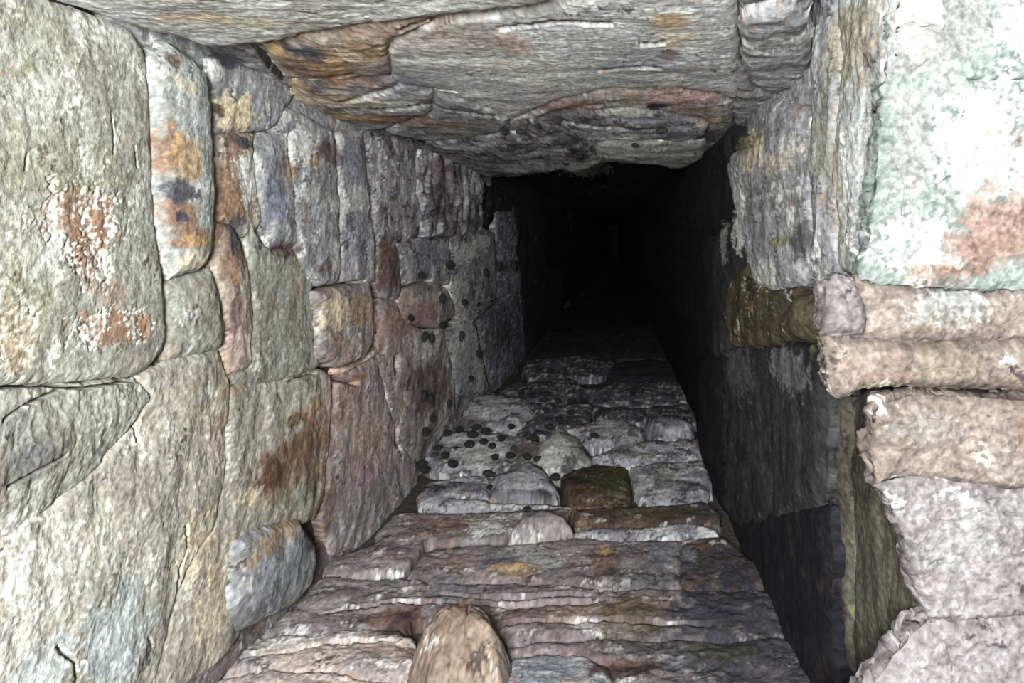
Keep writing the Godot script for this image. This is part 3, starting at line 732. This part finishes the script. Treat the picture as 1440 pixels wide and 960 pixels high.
	stain("B", "white", [[680,635,40,24,0.8], [640,618,40,8,0.5], [720,710,60,5,0.8], [690,740,30,14,0.6], [1000,750,24,6,0.7], [780,640,24,24,0.6], [720,690,24,16,0.5], [760,790,40,16,0.35], [940,680,14,26,0.5], [690,585,30,16,0.4], [860,600,30,14,0.3], [740,775,24,20,0.4]])
	stain("B", "blue", [[700,790,30,16,0.5], [640,830,40,16,0.6], [970,790,16,24,0.5], [975,870,10,30,0.6], [930,785,20,24,0.5], [760,945,50,30,0.6], [960,930,30,24,0.5], [1020,935,14,30,0.5], [720,690,30,18,0.4]])
	stain("B", "soot_shade", [[1060,860,110,50,0.85], [1000,900,70,60,0.7], [1080,930,110,50,0.8], [1020,800,70,30,0.75], [920,900,50,60,0.45], [900,810,50,26,0.35], [985,720,40,14,0.6], [960,690,40,20,0.35], [930,590,60,30,0.35], [880,520,60,40,0.5]])  # dark staining, with the shade of the right side painted in
	stain("B", "brown", [[700,870,90,16,0.35], [640,830,60,14,0.3], [730,780,60,14,0.3], [560,780,40,10,0.3], [650,600,30,5,0.5], [730,635,12,14,0.5], [700,650,8,5,0.6]])
	stain("B", "dark", [[660,600,40,4,0.6], [820,640,14,14,0.5], [740,700,50,4,0.6], [600,660,16,8,0.6], [780,590,40,5,0.5], [720,550,30,5,0.4], [880,640,30,5,0.5]])
	stain("B", "orange", [[640,880,26,40,0.5], [720,800,30,6,0.7], [850,775,10,8,0.8]])
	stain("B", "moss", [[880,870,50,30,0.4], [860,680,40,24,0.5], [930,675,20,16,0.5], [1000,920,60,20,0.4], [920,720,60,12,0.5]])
	stain("R", "cream", [[1060,215,16,30,0.7], [1045,120,10,40,0.5], [1100,225,30,16,0.5]])
	stain("R", "white", [[1040,300,10,60,0.8], [1075,385,16,20,0.7], [1085,275,40,4,0.5], [1090,300,40,4,0.4], [1110,210,20,20,0.4], [1230,330,20,60,0.5], [1210,220,20,60,0.35], [1020,340,6,30,0.4]])
	stain("R", "olive", [[1050,205,14,14,0.6], [1100,340,14,8,0.7], [1190,60,40,60,0.4], [1160,200,20,80,0.3], [1068,192,5,5,0.8]])
	stain("R", "dark", [[1050,165,14,20,0.7], [1130,340,16,30,0.7], [1075,290,20,40,0.3]])
	stain("R", "tan", [[1200,50,40,60,0.35], [1180,270,12,80,0.4]])
	stain("R", "grey", [[1110,520,30,30,0.35], [1040,520,20,40,0.2]])
	stain("F", "blush", [[1390,310,40,40,0.3], [1320,370,50,40,0.6], [1290,390,30,14,0.5], [1430,200,40,30,0.5], [1290,460,60,12,0.3], [1240,520,50,30,0.35]])
	stain("F", "pale", [[1375,215,75,110,0.8], [1290,345,70,50,0.7], [1430,40,40,60,0.8], [1340,420,40,16,0.5]])
	stain("F", "blush", [[1400,320,70,60,0.8]])
	stain("F", "ochre", [[1350,340,50,14,0.35], [1310,380,50,12,0.6], [1410,190,30,8,0.4], [1420,540,40,12,0.3], [1440,620,20,60,0.35]])
	stain("F", "blush", [[1400,330,60,50,0.5]])
	stain("F", "chalk", [[1300,60,70,70,0.9], [1280,200,30,80,0.8], [1265,330,30,50,0.5], [1360,20,40,60,0.7], [1330,430,60,30,0.6], [1340,760,60,40,0.5], [1400,720,60,30,0.4]])
	stain("F", "olive", [[1330,510,60,24,0.12], [1240,548,40,8,0.4]])
	stain("F", "chalk", [[1300,600,60,30,0.3], [1320,860,40,20,0.3], [1440,650,40,40,0.3]])

const ORDER := ["first", "second", "third", "fourth", "fifth", "sixth", "seventh", "eighth"]

# a row of bats, told apart by their place in it; or one bat with a label of its own
func bat_row(w: String, off: float, size: float, group: String, row: String, pts: Array) -> void:
	var n = pts.size() / 2
	for i in n:
		var label = row
		if n > 1: label = "dark bat, %s from left %s" % [ORDER[i], row]
		bat(w, off, pts[i * 2], pts[i * 2 + 1], size, label, group)

func bats() -> void:
	bat_folded = bat_mesh(0.0); bat_spread = bat_mesh(0.6)
	var g = "bats roosting on the left wall"
	bat_row("L", 0.0, 13, g, "in the upper row on the left wall", [587,387, 628,373, 679,383, 697,374, 719,373])
	bat_row("L", 0.0, 11, g, "lone dark bat highest on the left wall beside the black opening", [723,328])
	bat_row("L", 0.006, 17, g, "larger dark bat on the rounded pinkish stone of the left wall", [617,419])
	bat_row("L", 0.0, 13, g, "dark bat on the pale pointed stone under the upper row of bats", [649,425])
	bat_row("L", 0.0, 13, g, "dark bat alone under the rounded pinkish stone's left end", [573,447])
	bat_row("L", 0.0, 12, g, "brownish bat just above the huddled pair on the left wall", [618,457])
	bat_row("L", 0.0, 15, g, "of the huddled pair on the left wall", [592,473, 602,476])
	bat_row("L", 0.0, 12, g, "on the white streaked stone of the left wall", [644,472, 658,532, 669,497, 703,468])
	bat_row("L", 0.0, 12, g, "lowest dark bat on the dark stone beside the far lower wall", [723,521])
	bat_row("L", 0.0, 14, g, "in the close group low on the left wall", [591,556, 601,560, 627,567])
	bat_row("L", 0.0, 15, g, "dark bat below the close group low on the left wall", [603,588])
	bat_row("L", 0.0, 15, g, "dark bat in the corner where left and lower walls meet", [593,607])
	g = "bats roosting on the lower wall"
	bat_row("B", 0.0, 15, g, "in the top row on the white patch", [629,614, 646,609, 664,616, 684,611, 705,621])
	bat_row("B", 0.0, 15, g, "in the middle row on the white patch", [616,634, 660,630, 680,626, 692,632])
	bat("B", 0.0, 641, 633, 9, "dark bat with half opened wings on the white patch", g, true)
	bat_row("B", 0.0, 16, g, "at the left foot of the lower wall's boulders", [594,657, 597,666, 626,645, 637,658])
	bat_row("B", 0.0, 14, g, "in the lower row across the white patch", [696,647, 717,645, 741,647, 758,651])
	bat_row("B", 0.01, 14, g, "dark bat near the tip of the pale pointed boulder", [800,624])
	bat_row("B", 0.0, 14, g, "dark bat tucked below the pale pointed boulder", [790,656])
	bat_row("B", 0.0, 13, g, "dark bat left of the pale pointed boulder's tip", [752,621])
	bat_row("B", 0.0, 13, g, "dark bat on the stone right of the pale pointed boulder", [836,617])
	bat_row("B", 0.0, 14, g, "on the left end of the smooth grey boulder's course", [687,671, 689,690])
	bat_row("B", 0.006, 15, g, "dark bat on the right flank of the smooth grey boulder", [761,684])
	bat_row("B", 0.0, 18, g, "dark bat in the joint between smooth boulder and dark mossy stone", [781,676])
	bat_row("B", 0.0, 15, g, "dark bat above the small arched stone", [741,721])
	bat_row("B", 0.0, 12, g, "on the rounded boulder above the white patch", [647,588, 670,605, 682,562, 697,580, 719,604])
	bat_row("B", 0.0, 12, g, "in the row above the pale pointed boulder", [769,581, 773,605, 789,597, 803,584])
	bat_row("B", 0.0, 11, g, "in the upper middle of the lower wall", [733,556, 747,560, 765,566, 785,567, 805,567])
	bat_row("B", 0.0, 11, g, "in the farthest row on the lower wall", [732,543, 768,558, 773,543, 775,526])
	g = "bats roosting under the upper ledge"
	bat_row("T", 0.0, 12, g, "along the pitted ledge of the upper wall", [711,181, 719,204, 732,180, 756,172, 796,225, 813,214, 833,206])
	bat_row("T", 0.0, 12, g, "dark bat on the smooth right end of the pitted ledge", [930,178])
	bat_row("T", 0.0, 12, g, "dark bat on the white stain of the pitted ledge", [893,199])
	bat_row("T", 0.0, 12, g, "dark bat above the diagonal stone of the pitted ledge", [819,162])
